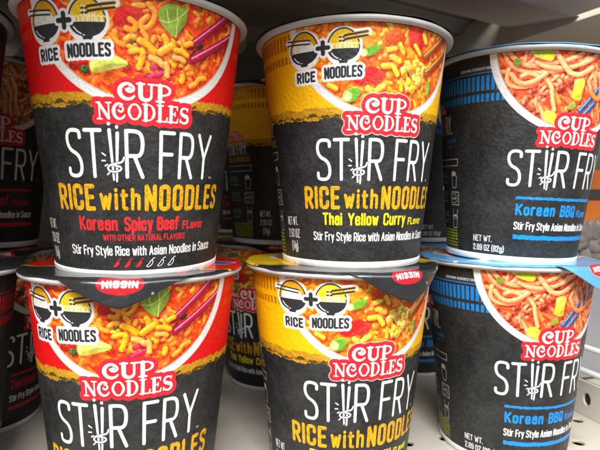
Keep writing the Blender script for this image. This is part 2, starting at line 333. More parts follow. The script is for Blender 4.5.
        for i in range(24):
            x, y = spot(); q = [(x + rng.uniform(.02, .05) * math.cos(t), y + rng.uniform(.02, .045) * math.sin(t)) for t in np.linspace(0, 6, 9)]
            cv.blob(q, rng.choice([(.86, .30, .12), (.76, .20, .08), (.93, .42, .14)]), seed + i, .4, .3, .35, tint=(.97, .52, .25))
        pal = [(1., .58, .33), (.98, .44, .20), (1., .64, .42), (.92, .30, .12), (1., .50, .22)] if kind == 'C' else [(.86, .62, .40), (.80, .5, .28), (.9, .68, .46)]
        for i in range(130):
            x, y = spot(R * .97); P = curl(rng, x, y, rng.uniform(.15, .36), 11, .014)
            c = j(rng.choice(pal), .05); r = rng.uniform(.0065, .0115)
            cv.tube(P, r, c, shadow=.38, gloss=.3, dark=.66)
        for (x, y) in ((-13, .886), (-32, .787), (-4, .985), (-27, .83), (20, .93)):
            for k in range(7):
                u, v = D(x) + rng.uniform(-.035, .035), y + rng.uniform(-.03, .03); q = [(u + rng.uniform(.01, .024) * math.cos(t), v + rng.uniform(.01, .024) * math.sin(t)) for t in np.linspace(0, 6, 8)]
                cv.blob(q, rng.choice([(.80, .26, .12), (.90, .38, .18), (.66, .2, .1)]), 70 + k, .45, .35, .5, edge=.008, cell=.012, tint=(.98, .55, .35))
        LN = [[(-49.1, 1.035), (-46.5, .985), (-40, .945), (-30.4, .928), (-17.6, .941), (-6, .965), (3.3, 1.013)], [(-46, 1.03), (-41, .985), (-33, .96), (-22, .975), (-12, .99), (-2, 1.03)], [(-45.9, .955), (-47.4, .90), (-43, .868), (-32.3, .869), (-26, .91), (-34, .935), (-38, .92)], [(-25, .915), (-20, .875), (-19, .82), (-16.6, .76)], [(-44, .93), (-40, .885), (-32, .885), (-24, .93)], [(5, .902), (9.6, .85), (9, .78), (10.8, .70)], [(9, .93), (13.6, .87), (12, .80), (14.8, .72)], [(-30, .98), (-24, .955), (-12, .955), (0, .985), (9, 1.03)], [(13, .95), (17, .90), (16, .82), (20, .76)], [(-20, 1.03), (-14, .97), (-9, .93), (-2, .93), (6, .97)]]
        for P in LN: cv.tube(smooth_path(pts(P), 3), rng.uniform(.0095, .0125), j(pal[2], .04), shadow=.55, gloss=.35, dark=.68)
        g = ((.80, .84, .14), (.92, .92, .40)) if kind == 'C' else ((.45, .6, .16), (.6, .7, .3))
        for q, P in enumerate(([(-34.7, 1.036), (-20.4, 1.04), (-20.3, .985), (-26.1, .99), (-32.6, 1.009)], [(-6.1, .915), (2.7, .916), (1.4, .86), (1.4, .807), (-6.5, .818), (-5.8, .86)], [(-24.2, .761), (-15, .758), (-12.9, .685), (-22.5, .688)], [(-43.2, 1.006), (-39.3, .999), (-39.6, .964), (-43.5, .971)], [(-7, .80), (-2, .806), (-3, .77), (-8, .765)])):
            c = g if q < 3 else ((.5, .66, .16), (.72, .8, .34)); cv.blob(pts(P), c[0], 200 + q, .13, .6, .5, edge=.006, cell=.05, tint=c[1])
        if kind == 'C':
            for a, b in (((30, 1.0), (1.7, .765)), ((34, .96), (4.9, .745))):
                P = np.array(pts([a, b])); cv.tube(P, .013, (.16, .36, .62), shadow=.6, gloss=0, wobble=0); cv_line_mask(cv, P + np.array([-.003, .005]), .002, hexc('8fc0ee'))
            for P in ([(15, .93), (18.6, .87), (17, .80), (22.8, .74)], [(21, .97), (24, .90), (23, .83), (28, .80)], [(8, .86), (14, .83), (20, .84), (30, .87)]): cv.tube(smooth_path(pts(P), 3), .0115, j(pal[4], .04), shadow=.55, gloss=.35, dark=.68)

def food_grain(cv, seed):
    n = noise2(cv.H, cv.W, 11, seed, 4); m = cv.mask[..., None]
    cv.a[:] = cv.a * (1 - m) + (np.clip(cv.a, 0, 1) ** .93) * m
    cv.a *= 1 + ((n[..., None] - .5) * .17 + .03) * m; n = noise2(cv.H, cv.W, 9, seed + 1, 2)
    k = np.clip((n - .76) * 4, 0, .25)[..., None] * m; cv.a[:] = cv.a * (1 - k) + np.array([1., .93, .78], np.float32) * k
    k = np.clip((.2 - n) * 4, 0, .12)[..., None] * m; cv.a *= 1 - k; np.clip(cv.a, 0, 1, out=cv.a)

def cv_line_mask(cv, P, r, col):
    P = np.asarray(P, float); b = cv.box(P, r + .01)
    if b is None: return
    sl, X, Y = b; al = cv.cov(cv.d_line(X, Y, P, r))
    if cv.mask is not None: al = al * cv.mask[sl]
    cv.blend(sl, al, col)

def badge(cv):
    W, K, G1 = hexc('f0eef0'), hexc('2b2c30'), hexc('d9970f')
    bowls = [(-49.1, .93, .066), (-25.8, .93, .064)]
    for x, y, r in bowls: cv.disc(D(x), y + .012, r + .012, r + .016, W)
    cv.line(pts([(-60, .984), (-44, .97)]), .014, W); cv.line(pts([(-28, .985), (-12.8, .998)]), .016, W)
    for q, (x, y, r) in enumerate(bowls):
        X0 = D(x); th = np.radians(np.linspace(0, 180, 24)); up = np.stack([X0 + r * np.cos(th), y + .006 + r * 1.2 * np.sin(th)], 1)
        b = cv.box(up, 0); cv.poly(up, (G1, hexc('edbd16'))[q])
        sl, X, Y = b; n = noise2(X.shape[0], X.shape[1], 12, 5 + q, 3); al = cv.cov(cv.d_poly(X, Y, up)) * np.clip((n - .5) * 5, 0, 1) * .5; cv.blend(sl, al, (hexc('e8b02c'), hexc('f6dc5a'))[q])
        cv.line(up, .0028, K)
        if q == 0:
            cv.poly(smooth_path([(X0 - .062, y), (X0 - .045, y + .045), (X0 - .01, y + .06), (X0 + .04, y + .04), (X0 + .062, y)], 3, True), hexc('efece6'))
            for k in range(40):
                rr = random.Random(k); u, v = X0 + rr.uniform(-.045, .045), y + rr.uniform(.006, .038); cv.line([(u, v), (u + .004, v + .002)], .0011, hexc('cdc8be'))
        else:
            for k in range(8):
                xx = X0 - .060 + k * .0155
                cv.line(smooth_path([(xx, y + .006), (xx + .006, y + .028), (xx + .018, y + .02), (xx + .02, y + .004)], 2), .0022, hexc('f7ecbf'))
            for k in range(6): cv.line([(X0 - .016 + k * .009, y + .01), (X0 - .014 + k * .009, y + .058)], .0022, hexc('f9f0cc'))
        th = np.radians(np.linspace(180, 360, 24)); lo = np.stack([X0 + r * np.cos(th), y + .004 + r * .78 * np.sin(th)], 1); cv.poly(lo, K)
        cv.poly([(X0 - .02, y - .04), (X0 + .02, y - .04), (X0 + .015, y - .055), (X0 - .015, y - .055)], K)
        cv.line(smooth_path([(X0 - r * .74, y - .012), (X0 - r * .58, y - .026), (X0 - r * .34, y - .035)], 2), .0024, W)
        cv.line([(X0 - r * .22, y - .039), (X0 - r * .16, y - .040)], .0022, W)
    for a, b in (((-60, .990), (-44.8, .978)), ((-60.4, .974), (-44.9, .964))): cv.line(pts([a, b]), .0030, K)
    for a, b in (((-24.8, .984), (-13, .9985)), ((-24.8, .969), (-13, .983))):
        cv.line(pts([a, b]), .0036, K, out=(.003, G1))
        for e in (-27.8, -26): cv.line(pts([(e, a[1] - .006), (e + .7, a[1] - .005)]), .0034, K)
    for rr, cc in ((.0185, W), (.0088, K)): cv.line(pts([(-40.3, .941), (-34.2, .941)]), rr, cc); cv.line(pts([(-37.2, .963), (-37.2, .918)]), rr, cc)
    text(cv, 'RICE', D(-54.8), D(-42.2), .808, .853, .0046, K, gap=.32, out=(.011, W)); text(cv, 'NOODLES', D(-36.8), D(-15.2), .814, .862, .0044, K, gap=.30, out=(.011, W), y2=.006)

def squiggle(cv, x0, x1, y, h, r, col, seed):
    # print too small to read in the photograph: words as a fine zigzag
    rr = random.Random(seed); x = x0
    while x < x1 - h:
        L = min(rr.uniform(2, 5) * h, x1 - x); n = max(2, int(L / (h * .35)))
        cv.line([(x + L * i / n, y + (h * rr.uniform(.5, 1) if i % 2 else h * rr.uniform(0, .3))) for i in range(n + 1)], r, col); x += L + h * .6

def slate(cv, seed):
    n = noise2(cv.H, cv.W, 90, seed, 5); m = noise2(cv.H, cv.W, 14, seed + 3, 3, 1.4)
    v = .165 + (n - .5) * .11 + (m - .5) * .09 + (noise2(cv.H, cv.W, 3, seed + 5, 2) - .5) * .09
    c = np.stack([v * 1.0, v * .99, v * .985], -1).astype(np.float32); cv.a[:] = c
    rr = random.Random(seed)                                       # chalky scratches of the slate
    for i in range(260):
        x, y = rr.uniform(cv.x0, cv.x0 + WU), rr.uniform(0, 1); L = rr.uniform(.01, .05); a = rr.uniform(-.5, .5) + .5
        P = [(x, y), (x + L * math.cos(a), y + L * math.sin(a))]; b = cv.box(P, .004)
        if b: cv.blend(b[0], cv.cov(cv.d_line(b[1], b[2], np.array(P), .0007)) * .25, hexc('6b6a68'))

def make_label(kind):
    cv = Canvas(-WU / 2, 0, WU, LH, PPU, (.15, .15, .15))
    slate(cv, {'A': 1, 'B': 2, 'C': 3, 'D': 4}[kind])
    W = hexc('f2f1f0'); gold = hexc('b8871a')
    X, Y = np.meshgrid((np.arange(cv.W) + .5) / cv.ppu + cv.x0, (np.arange(cv.H) + .5) / cv.ppu + cv.y0); full = (slice(0, cv.H), slice(0, cv.W))
    if kind in 'AB':
        # torn brush edge between colour and slate
        e1 = noise2(1, cv.W, 60, 8, 6)[0]; e2 = noise2(1, cv.W, 26, 9, 5)[0]; jag = noise2(cv.H, cv.W, 9, 10, 3, 2.2)
        lo = .655 + (e1 - .5) * .035 + .004 * np.sin(X[0] * 4); d = (lo[None, :] - Y) + (jag - .5) * .022
        g = np.where(jag[..., None] > .5, hexc('b98516'), hexc('c6961f')); cv.blend(full, cv.cov(d), g)
        ln = np.abs(Y - (.662 + (e2 - .5) * .03)[None, :]) - .0012; cv.blend(full, cv.cov(ln + (jag - .62) * .03 * (jag < .62)) * .8, hexc('3a2c10'))
        hi = .698 + (e2 - .5) * .022; d = (hi[None, :] - Y) + (jag - .5) * .012
        base = {'A': hexc('dc0c12'), 'B': hexc('f7b904')}[kind]
        cv.blend(full, cv.cov(d), base)
        if kind == 'B': cv.blend(full, np.clip((Y - .9) * 6, 0, 1) * .55 * cv.cov(d), hexc('e98f08'))
        bc = {'A': hexc('dd4410'), 'B': hexc('b9770a')}[kind]; bars = [(1.02, .958), (.932, .899)]; z1 = None
    else:
        bc = {'C': hexc('1379c9'), 'D': hexc('a8201c')}[kind]; bars = [(.938, .866), (.849, .812)]; z1 = .953
    for s in np.arange(-180, 180, 3.43):
        for a, b in bars:
            if kind == 'A' and abs(s) < 60: continue
            x = D(s); cv.poly([(x, b), (x + D(2.25), b), (x + D(2.25), a), (x, a)], bc)
    if z1:
        sl = cv.box([(cv.x0, z1 - .004), (cv.x0 + WU, z1 + .004)], 0); cv.blend(sl[0], cv.cov(np.abs(sl[2] - z1) - .0032), bc)
        text(cv, 'SERVING SUGGESTION', D(-80), D(-56.5), .966, .980, .0014, W * .85, gap=.3)
    # bowl: white porcelain rim with the food in it
    cy = 1.06; R = .425; dd = ellipse_mask(cv, 0, cy, R, R * .985)
    cv.blend(full, cv.cov(dd), hexc('e6e2df')); cv.blend(full, np.clip((dd + .006) * 160, 0, 1) * cv.cov(dd) * .5, hexc('b9b3af'))
    ri = ellipse_mask(cv, 0, cy + .004, R - .038, R - .036); cv.blend(full, cv.cov(ri - .006), hexc('c4bab2'))
    if kind == 'C': cv.blend(full, cv.cov(ri - .002), hexc('b2604a'))
    cv.mask = cv.cov(ri); food(cv, kind, 0, cy, R - .036); food_grain(cv, 41); cv.mask = None
    if kind in 'AB': badge(cv)
    logo(cv, 0, .602, halo=.9 if kind == 'B' else None)
    # STIR FRY
    r = .0072; z0, z1_ = (.390, .572)
    for ch, a, b in (('S', -43.6, -33.6), ('T', -32.4, -21.8), ('R', -10.4, -.2), ('F', 7.6, 16.8), ('R', 18.9, 28.8), ('Y', 31.2, 42.6)):
        text(cv, ch, D(a), D(b), z0, z1_, r, W)
    for a, b in (((-18.0, .566), (-16.6, .385)), ((-13.9, .555), (-15.0, .380))): cv.line(pts([a, b]), .0068, W, r1=.0038)
    for a in ((-18.2, .588), (-14.1, .577)): cv.line(pts([a, (a[0] + .02, a[1] + .001)]), .0062, W)
    for P in ([(-10.8, .468), (-11.8, .450), (-15, .446), (-19.4, .437), (-19.6, .420), (-16.4, .413), (-12.6, .42), (-12.4, .434), (-16, .438)],): cv.line(smooth_path(pts(P), 3), .0036, W, out=(.0022, hexc('2a2a2a')))
    for a, b in (((-22.3, .482), (-20.6, .474)), ((-22.6, .455), (-20.9, .455)), ((-21.0, .436), (-19.8, .441)), ((-20.0, .404), (-18.9, .411))): cv.line(pts([a, b]), .0028, W)
    text(cv, 'TM', D(43), D(45.4), .393, .402, .0009, W)
    if kind in 'AB':
        Yc = hexc('e5a70e')
        for t, a, b, y0, y1, rr, g in (('RICE', -54.3, -28.0, .266, .368, .0088, .32), ('NOODLES', -.2, 54.3, .266, .370, .0090, .34), ('with', -25.4, -2.4, .270, .356, .0070, .30)):
            text(cv, t, D(a), D(b), y0, y1, rr, Yc, gap=g)
        n = noise2(cv.H, cv.W, 7, 77, 2); sel = (cv.a[..., 0] > .6) & (cv.a[..., 2] < .3) & (Y < .38) & (Y > .26); cv.a[sel] *= (1 - .22 * np.clip((n[sel] - .55) * 6, 0, 1))[:, None]
    if kind == 'A':
        rd = hexc('e3262c'); text(cv, 'Korean', D(-40), D(-15.7), .190, .246, .0052, rd); text(cv, 'Spicy', D(-12), D(4.8), .190, .246, .0052, rd); text(cv, 'Beef', D(7), D(21.3), .190, .246, .0054, rd)
        text(cv, 'FLavor', D(23.7), D(41), .190, .226, .0037, rd)
        text(cv, 'WITH OTHER NATURAL FLAVORS', D(-25), D(26), .152, .177, .0021, rd)
        text(cv, 'Stir Fry Style Rice with Asian Noodles in Sauce', D(-48.2), D(50.6), .093, .132, .0029, W, gap=.22)
        for i in range(6):
            x = -17.6 + i * 6.9; c = rd if i < 3 else None
            P = smooth_path(pts([(x - 2.6, .048), (x - .6, .046), (x + 1.4, .056), (x + 2.0, .070), (x + .6, .074), (x - .2, .062)]), 3, True)
            if c is not None: cv.poly(P, c)
            else: cv.line(P, .0016, W)
            cv.line(smooth_path(pts([(x + 1.2, .071), (x + 1.8, .080), (x + 3.0, .082)]), 2), .0018, c if c is not None else W)
        nt = ('NET WT.', '2.68 OZ', '(76g)')
    if kind == 'B':
        ye = hexc('f2dc14'); text(cv, 'Thai', D(-40.6), D(-26.6), .196, .252, .0050, ye); text(cv, 'Yellow', D(-22.6), D(-1.2), .196, .252, .0050, ye); text(cv, 'Curry', D(2.4), D(21.5), .196, .252, .0050, ye)
        text(cv, 'FLavor', D(24.5), D(42.6), .196, .230, .0036, ye)
        text(cv, 'Stir Fry Style Rice with Asian Noodles in Sauce', D(-48.5), D(49.5), .126, .166, .0029, W, gap=.22)
        nt = ('NET WT.', '2.61 OZ', '(74g)')
    if kind in 'CD':
        c = {'C': hexc('1688dc'), 'D': hexc('c8242a')}[kind]
        def brush(a, b, z, t, sd):
            x = np.linspace(D(a), D(b), 50); rr = random.Random(sd); up = [(u, z + t / 2 + rr.uniform(-.002, .002)) for u in x]; dn = [(u, z - t / 2 + rr.uniform(-.002, .002)) for u in x[::-1]]; cv.poly(up + dn, c)
        brush(-36, 37, .334, .014, 1); brush(-36, 42, .136, .022, 2)
        if kind == 'C':
            text(cv, 'Korean', D(-35.6), D(-5.5), .246, .306, .0060, c, gap=.3); text(cv, 'BBQ', D(-1), D(14.5), .246, .306, .0062, c, gap=.3); text(cv, 'FLavor', D(17.5), D(34), .246, .282, .0040, c)
        else:
            text(cv, 'Teriyaki', D(-36), D(-6), .246, .306, .0054, c, gap=.26); text(cv, 'Beef', D(-2), D(15), .246, .306, .0056, c, gap=.28); text(cv, 'FLavor', D(18.5), D(35), .246, .282, .0040, c)
        text(cv, 'Stir Fry Style Asian Noodles in Sauce', D(-36), D(40), .174, .214, .0031, W, gap=.22)
        text(cv, 'NET WT.', D(-68.6), D(-52), .098, .132, .0028, W * .86, gap=.2); text(cv, '2.89 OZ (82g)', D(-68.6), D(-42), .050, .084, .0030, W * .86, gap=.24)
    else:
        z = .184 if kind == 'A' else .188
        text(cv, nt[0], D(-75), D(-62.6), z, z + .040, .0024, W * .9, gap=.3); text(cv, nt[1], D(-75), D(-61.6), z - .058, z - .016, .0026, W * .9, gap=.3); text(cv, nt[2], D(-72), D(-64.4), z - .118, z - .074, .0026, W * .9, gap=.3)
    # preparation panel on the side of the cup
    sc = W * .82; o = -99 if kind in 'CD' else -97
    if kind in 'CD':
        text(cv, 'FRY.', D(o - 4), D(o + 8), .665, .765, .0045, sc); text(cv, 'STIR', D(o - 22), D(o - 8), .665, .765, .0045, sc); text(cv, 'SAUCE', D(o), D(o + 12), .622, .640, .0022, bc, gap=.3); logo(cv, D(o - 10), .785, .34)
        text(cv, 'IN', D(o + 2), D(o + 6), .59, .606, .0022, bc)
    else:
        logo(cv, D(o - 4), .60 + .10, .38); text(cv, 'STIR FRY.', D(o - 20), D(o + 11), .60, .68, .0042, sc); text(cv, 'RICE with NOODLES', D(o - 20), D(o + 13), .555, .59, .0030, hexc('b98a18'))
    def box(x0, x1, y0, y1, r=.0022): cv.line([(D(x0), y0), (D(x1), y0), (D(x1), y1), (D(x0), y1), (D(x0), y0)], r, sc)
    box(o - 22, o + 14, .495, .53)
    for i, z in enumerate((.42, .315, .20)):
        x = o + 9
        for k in range(4): 
            squiggle(cv, D(o - 22), D(o - 4), z + .03 - k * .017, .009, .0012, (sc, sc, hexc('b98a18') if kind in 'AB' else bc, sc)[k], i * 7 + k)
        if i == 1:
            box(x - 5, x + 5.5, z - .034, z + .036); box(x - 4, x + 1.8, z - .022, z + .024, .0015); text(cv, '4:00', D(x - 3.2), D(x + 1.2), z - .006, z + .008, .0016, sc); cv.line(pts([(x + 3.6, z - .02), (x + 3.6, z + .02)]), .0016, sc)
        else:
            cv.line(pts([(x - 3.4, z + .02), (x - 2.4, z - .045), (x + 2.4, z - .045), (x + 3.4, z + .02), (x - 3.4, z + .02)]), .0020, sc)
            if i == 0: cv.disc(D(x - .6), z + .032, .022, .014, sc)
            else:
                cv.line(pts([(x - 1, z), (x - 3, z + .06)]), .002, sc); cv.line(pts([(x + 1, z), (x + 4, z + .055)]), .002, sc); cv.disc(D(x), z + .022, .02, .006, sc)
    yg = hexc('b3b21c')
    for k in range(6):
        squiggle(cv, D(o - 20), D(o + 12), .135 - k * .0165, .011, .0020, yg, k)
    squiggle(cv, D(o - 18), D(o + 12), .034, .008, .0010, sc, 9)
    # nutrition panel round the back
    box(118, 165, .12, .60, .003)
    for k in range(14): cv.line(pts([(120, .56 - k * .03), (163, .56 - k * .03)]), .0012, sc)
    return cv

# ------------------------------------------------------------------ foil lids (flat art, tab pointing to -y)
def make_lid(kind):
    cv = Canvas(-.5, -.78, 1.0, 1.28, 640, (.12, .12, .12))
    full = (slice(0, cv.H), slice(0, cv.W)); X, Y = np.meshgrid((np.arange(cv.W) + .5) / cv.ppu + cv.x0, (np.arange(cv.H) + .5) / cv.ppu + cv.y0)
    back = {'A': hexc('e01a16'), 'B': hexc('f0c414'), 'C': hexc('5fa9dc'), 'D': hexc('b01818')}[kind]
    front = hexc('63aee2') if kind == 'C' else hexc('2a2a2c')
    n = noise2(cv.H, cv.W, 40, 4, 4); cv.a[:] = front * (1 + (n[..., None] - .5) * .2)
    cv.blend(full, cv.cov(-(Y + X * .25 + .12 + (n - .5) * .05)), back)
    cv.blend(full, cv.cov(np.abs(Y + X * .25 + .14 + (n - .5) * .05) - .012), hexc('caa02a') if kind != 'C' else hexc('f2f4f6'))
    d = ellipse_mask(cv, -.02, .18, .27, .25); cv.blend(full, cv.cov(d), hexc('ece6e0'))
    ri = ellipse_mask(cv, -.02, .18, .245, .225); cv.mask = cv.cov(ri); food(cv, kind, -.02, .42, .42, 9); cv.mask = None
    cv.disc(.36, -.03, .085, .05, hexc('1c6fb4'), out=(.008, hexc('e8eef4')))
    logo(cv, .06, -.30, .9, red='d2202a')
    cv.disc(.0, -.508, .085, .042, hexc('dc1c26'), out=(.004, hexc('e8c0c0')) if kind == 'C' else None)
    text(cv, 'NISSIN', -.064, .064, -.525, -.495, .0038, hexc('ffffff'), gap=.3)
    text(cv, 'R', .118, .128, -.545, -.533, .0012, hexc('d0d0d0'))
    return cv
# ------------------------------------------------------------------ scene (drawn in units of 100 mm, written in metres)
import bpy, bmesh
from mathutils import Vector, Matrix
S = .1
sc = bpy.context.scene; COL = sc.collection
RB, RW, HT = .3395, .4459, 1.0628
KT = (RW - RB) / 1.0028
def rad(z): return RB + KT * z

def image_of(cv, name):
    im = bpy.data.images.new(name, cv.W, cv.H, alpha=False)
    buf = np.ones((cv.H, cv.W, 4), np.float32); buf[..., :3] = np.clip(cv.a, 0, 1)
    im.pixels.foreach_set(buf.ravel()); im.update(); im.pack(); return im

def nodes(name):
    m = bpy.data.materials.new(name); m.use_nodes = True; nt = m.node_tree
    return m, nt, nt.nodes['Principled BSDF']
def link(nt, a, b): nt.links.new(a, b)
def coords(nt, scale=(1, 1, 1)):
    tc = nt.nodes.new('ShaderNodeTexCoord'); mp = nt.nodes.new('ShaderNodeMapping'); mp.inputs['Scale'].default_value = scale
    oi = nt.nodes.new('ShaderNodeObjectInfo'); mu = nt.nodes.new('ShaderNodeMath'); mu.operation = 'MULTIPLY'; mu.inputs[1].default_value = 3.7
    link(nt, oi.outputs['Random'], mu.inputs[0]); link(nt, mu.outputs['Value'], mp.inputs['Location'])   # no two copies wrinkle alike
    link(nt, tc.outputs['Object'], mp.inputs['Vector']); return mp.outputs['Vector']
def noise(nt, vec, scale, detail=4, rough=.5):
    n = nt.nodes.new('ShaderNodeTexNoise'); n.inputs['Scale'].default_value = scale; n.inputs['Detail'].default_value = detail; n.inputs['Roughness'].default_value = rough
    link(nt, vec, n.inputs['Vector']); return n.outputs['Fac']
def ramp(nt, fac, a, b, ca, cb):
    r = nt.nodes.new('ShaderNodeValToRGB'); e = r.color_ramp.elements; e[0].position = a; e[1].position = b; e[0].color = (*ca, 1); e[1].color = (*cb, 1)
    link(nt, fac, r.inputs['Fac']); return r.outputs['Color']
def bump(nt, h, strength, dist, prev=None):
    b = nt.nodes.new('ShaderNodeBump'); b.inputs['Strength'].default_value = strength; b.inputs['Distance'].default_value = dist
    link(nt, h, b.inputs['Height'])
    if prev is not None: link(nt, prev, b.inputs['Normal'])
    return b.outputs['Normal']

def printed(name, im, rough=.42, kind='wall'):
    m, nt, p = nodes(name)
    t = nt.nodes.new('ShaderNodeTexImage'); t.image = im; t.interpolation = 'Cubic'
    uv = nt.nodes.new('ShaderNodeUVMap'); uv.uv_map = 'UVMap'; link(nt, uv.outputs['UV'], t.inputs['Vector'])
    link(nt, t.outputs['Color'], p.inputs['Base Color'])
    v = coords(nt)
    if kind == 'wall':                                            # pressed, slightly crinkled paper foam
        a = noise(nt, v, 620, 5, .62); b = noise(nt, v, 95, 3, .5)
        n = bump(nt, b, .4, .0009); n = bump(nt, a, .7, .0006, n); link(nt, n, p.inputs['Normal'])
        link(nt, ramp(nt, noise(nt, v, 600, 3), .3, .75, (rough - .1,) * 3, (rough + .16,) * 3), p.inputs['Roughness'])
        p.inputs['Specular IOR Level'].default_value = .38
    else:                                                         # foil lid, printed and varnished
        b = noise(nt, v, 60, 3, .5); c = noise(nt, v, 260, 3, .5)
        vo = nt.nodes.new('ShaderNodeTexVoronoi'); vo.feature = 'DISTANCE_TO_EDGE'; vo.inputs['Scale'].default_value = 75; link(nt, v, vo.inputs['Vector'])
        n = bump(nt, b, .6, .0014); n = bump(nt, c, .25, .0003, n); n = bump(nt, ramp(nt, vo.outputs['Distance'], 0, .12, (0, 0, 0), (1, 1, 1)), .22, .0005, n); link(nt, n, p.inputs['Normal'])
        p.inputs['Roughness'].default_value = rough; p.inputs['Metallic'].default_value = .35
        p.inputs['Coat Weight'].default_value = .5; p.inputs['Coat Roughness'].default_value = .12
    return m

def plain(name, a, b, scale, rough=.5, bs=.2, bd=.0003, spec=.5, metal=0., stretch=(1, 1, 1), r2=None, lo=.35, hi=.65):
    m, nt, p = nodes(name); v = coords(nt, stretch); f = noise(nt, v, scale, 5, .6)
    link(nt, ramp(nt, f, lo, hi, a, b), p.inputs['Base Color'])
    link(nt, ramp(nt, noise(nt, v, scale * 2.3, 3), .3, .7, (rough,) * 3, (r2 or rough + .12,) * 3), p.inputs['Roughness'])
    p.inputs['Metallic'].default_value = metal; p.inputs['Specular IOR Level'].default_value = spec
    if bs: link(nt, bump(nt, noise(nt, v, scale * 5, 4), bs, bd), p.inputs['Normal'])
    return m

M = {}
M['paper'] = plain('white paper', (.70, .69, .67), (.80, .79, .77), 120, .5, .3, .0004)
M['rim'] = plain('rolled white rim', (.42, .415, .41), (.50, .495, .49), 80, .34, .25, .0004, r2=.42)
M['foil'] = plain('bare foil', (.55, .55, .56), (.7, .7, .71), 70, .3, .3, .0005, metal=.9)
M['floor'] = plain('cream enamel shelf', (.46, .425, .36), (.56, .52, .45), 22, .42, .12, .0002, r2=.55)
M['under'] = plain('shelf underside', (.50, .445, .36), (.60, .53, .43), 14, .45, .15, .0003, r2=.6, stretch=(1, 3, 1))
M['back'] = plain('brown back panel', (.10, .085, .07), (.15, .13, .105), 10, .5, .1, .0003)
M['recess_shade'] = plain('shade-darkened recess sheet', (.19, .165, .13), (.27, .235, .19), 14, .5, .15, .0003, stretch=(1, 3, 1))  # underside colour darkened to carry the shade of the recess
M['dark'] = plain('painted void shade', (.02, .018, .016), (.035, .03, .028), 20, .8, 0)
M['divider'] = plain('cream divider', (.50, .47, .40), (.60, .56, .49), 25, .4, .1, .0002)
M['wire'] = plain('white coated wire', (.62, .62, .60), (.72, .72, .7), 40, .35, .1, .0002)
M['grey'] = plain('grey card', (.22, .22, .23), (.28, .28, .285), 18, .55, .15, .0003)
M['orange'] = plain('orange packet', (.42, .10, .008), (.55, .15, .012), 12, .35, .4, .001)
M['pebble'] = plain('grey beans', (.10, .085, .075), (.22, .19, .17), 60, .4, .25, .0005, r2=.55)
M['label'] = plain('black strip', (.02, .02, .02), (.04, .04, .04), 30, .5, 0)

def mesh(name, vs, fs, mat, uvs=None, smooth=True, parent=None):
    me = bpy.data.meshes.new(name); me.from_pydata([(x * S, y * S, z * S) for x, y, z in vs], [], fs); me.materials.append(mat)
    if uvs is not None:
        l = me.uv_layers.new(name='UVMap')
        for po in me.polygons:
            for li in po.loop_indices:
                l.data[li].uv = uvs(po, me.loops[li].vertex_index)
    if smooth: me.polygons.foreach_set('use_smooth', [True] * len(me.polygons))
    me.update(); o = bpy.data.objects.new(name, me); COL.objects.link(o)
    if parent is not None: o.parent = parent
    return o

def lathe(name, prof, mat, parent, n=128, close=False, cap=None):
    vs, fs = [], []
    for k in range(n):
        t = 2 * math.pi * k / n
        for r, z in prof: vs.append((r * math.sin(t), -r * math.cos(t), z))
    q = len(prof)
    for k in range(n):
        a, b = k * q, ((k + 1) % n) * q
        for i in range(q if close else q - 1):
            j = (i + 1) % q; fs.append((a + i, b + i, b + j, a + j))
    if cap is not None: fs.append(tuple(k * q + cap for k in range(n)))
    return mesh(name, vs, fs, mat, parent=parent)

def wall_part(kind, parent, n=160, rows=24):
    z0, z1 = .020, 1.034; vs, fs, = [], []
    for k in range(n + 1):                                        # the seam column is doubled for the print
        t = math.radians(-180 + 360 * k / n)
        for i in range(rows + 1):
            z = z0 + (z1 - z0) * i / rows; r = rad(z); vs.append((r * math.sin(t), -r * math.cos(t), z))
    q = rows + 1
    for k in range(n):
        for i in range(rows): fs.append((k * q + i, (k + 1) * q + i, (k + 1) * q + i + 1, k * q + i + 1))
    def uv(po, vi):
        k, i = divmod(vi, q); return (k / n, (z0 + (z1 - z0) * i / rows) / LH)
    return mesh('printed_wall', vs, fs, M['wall' + kind], uv, parent=parent)

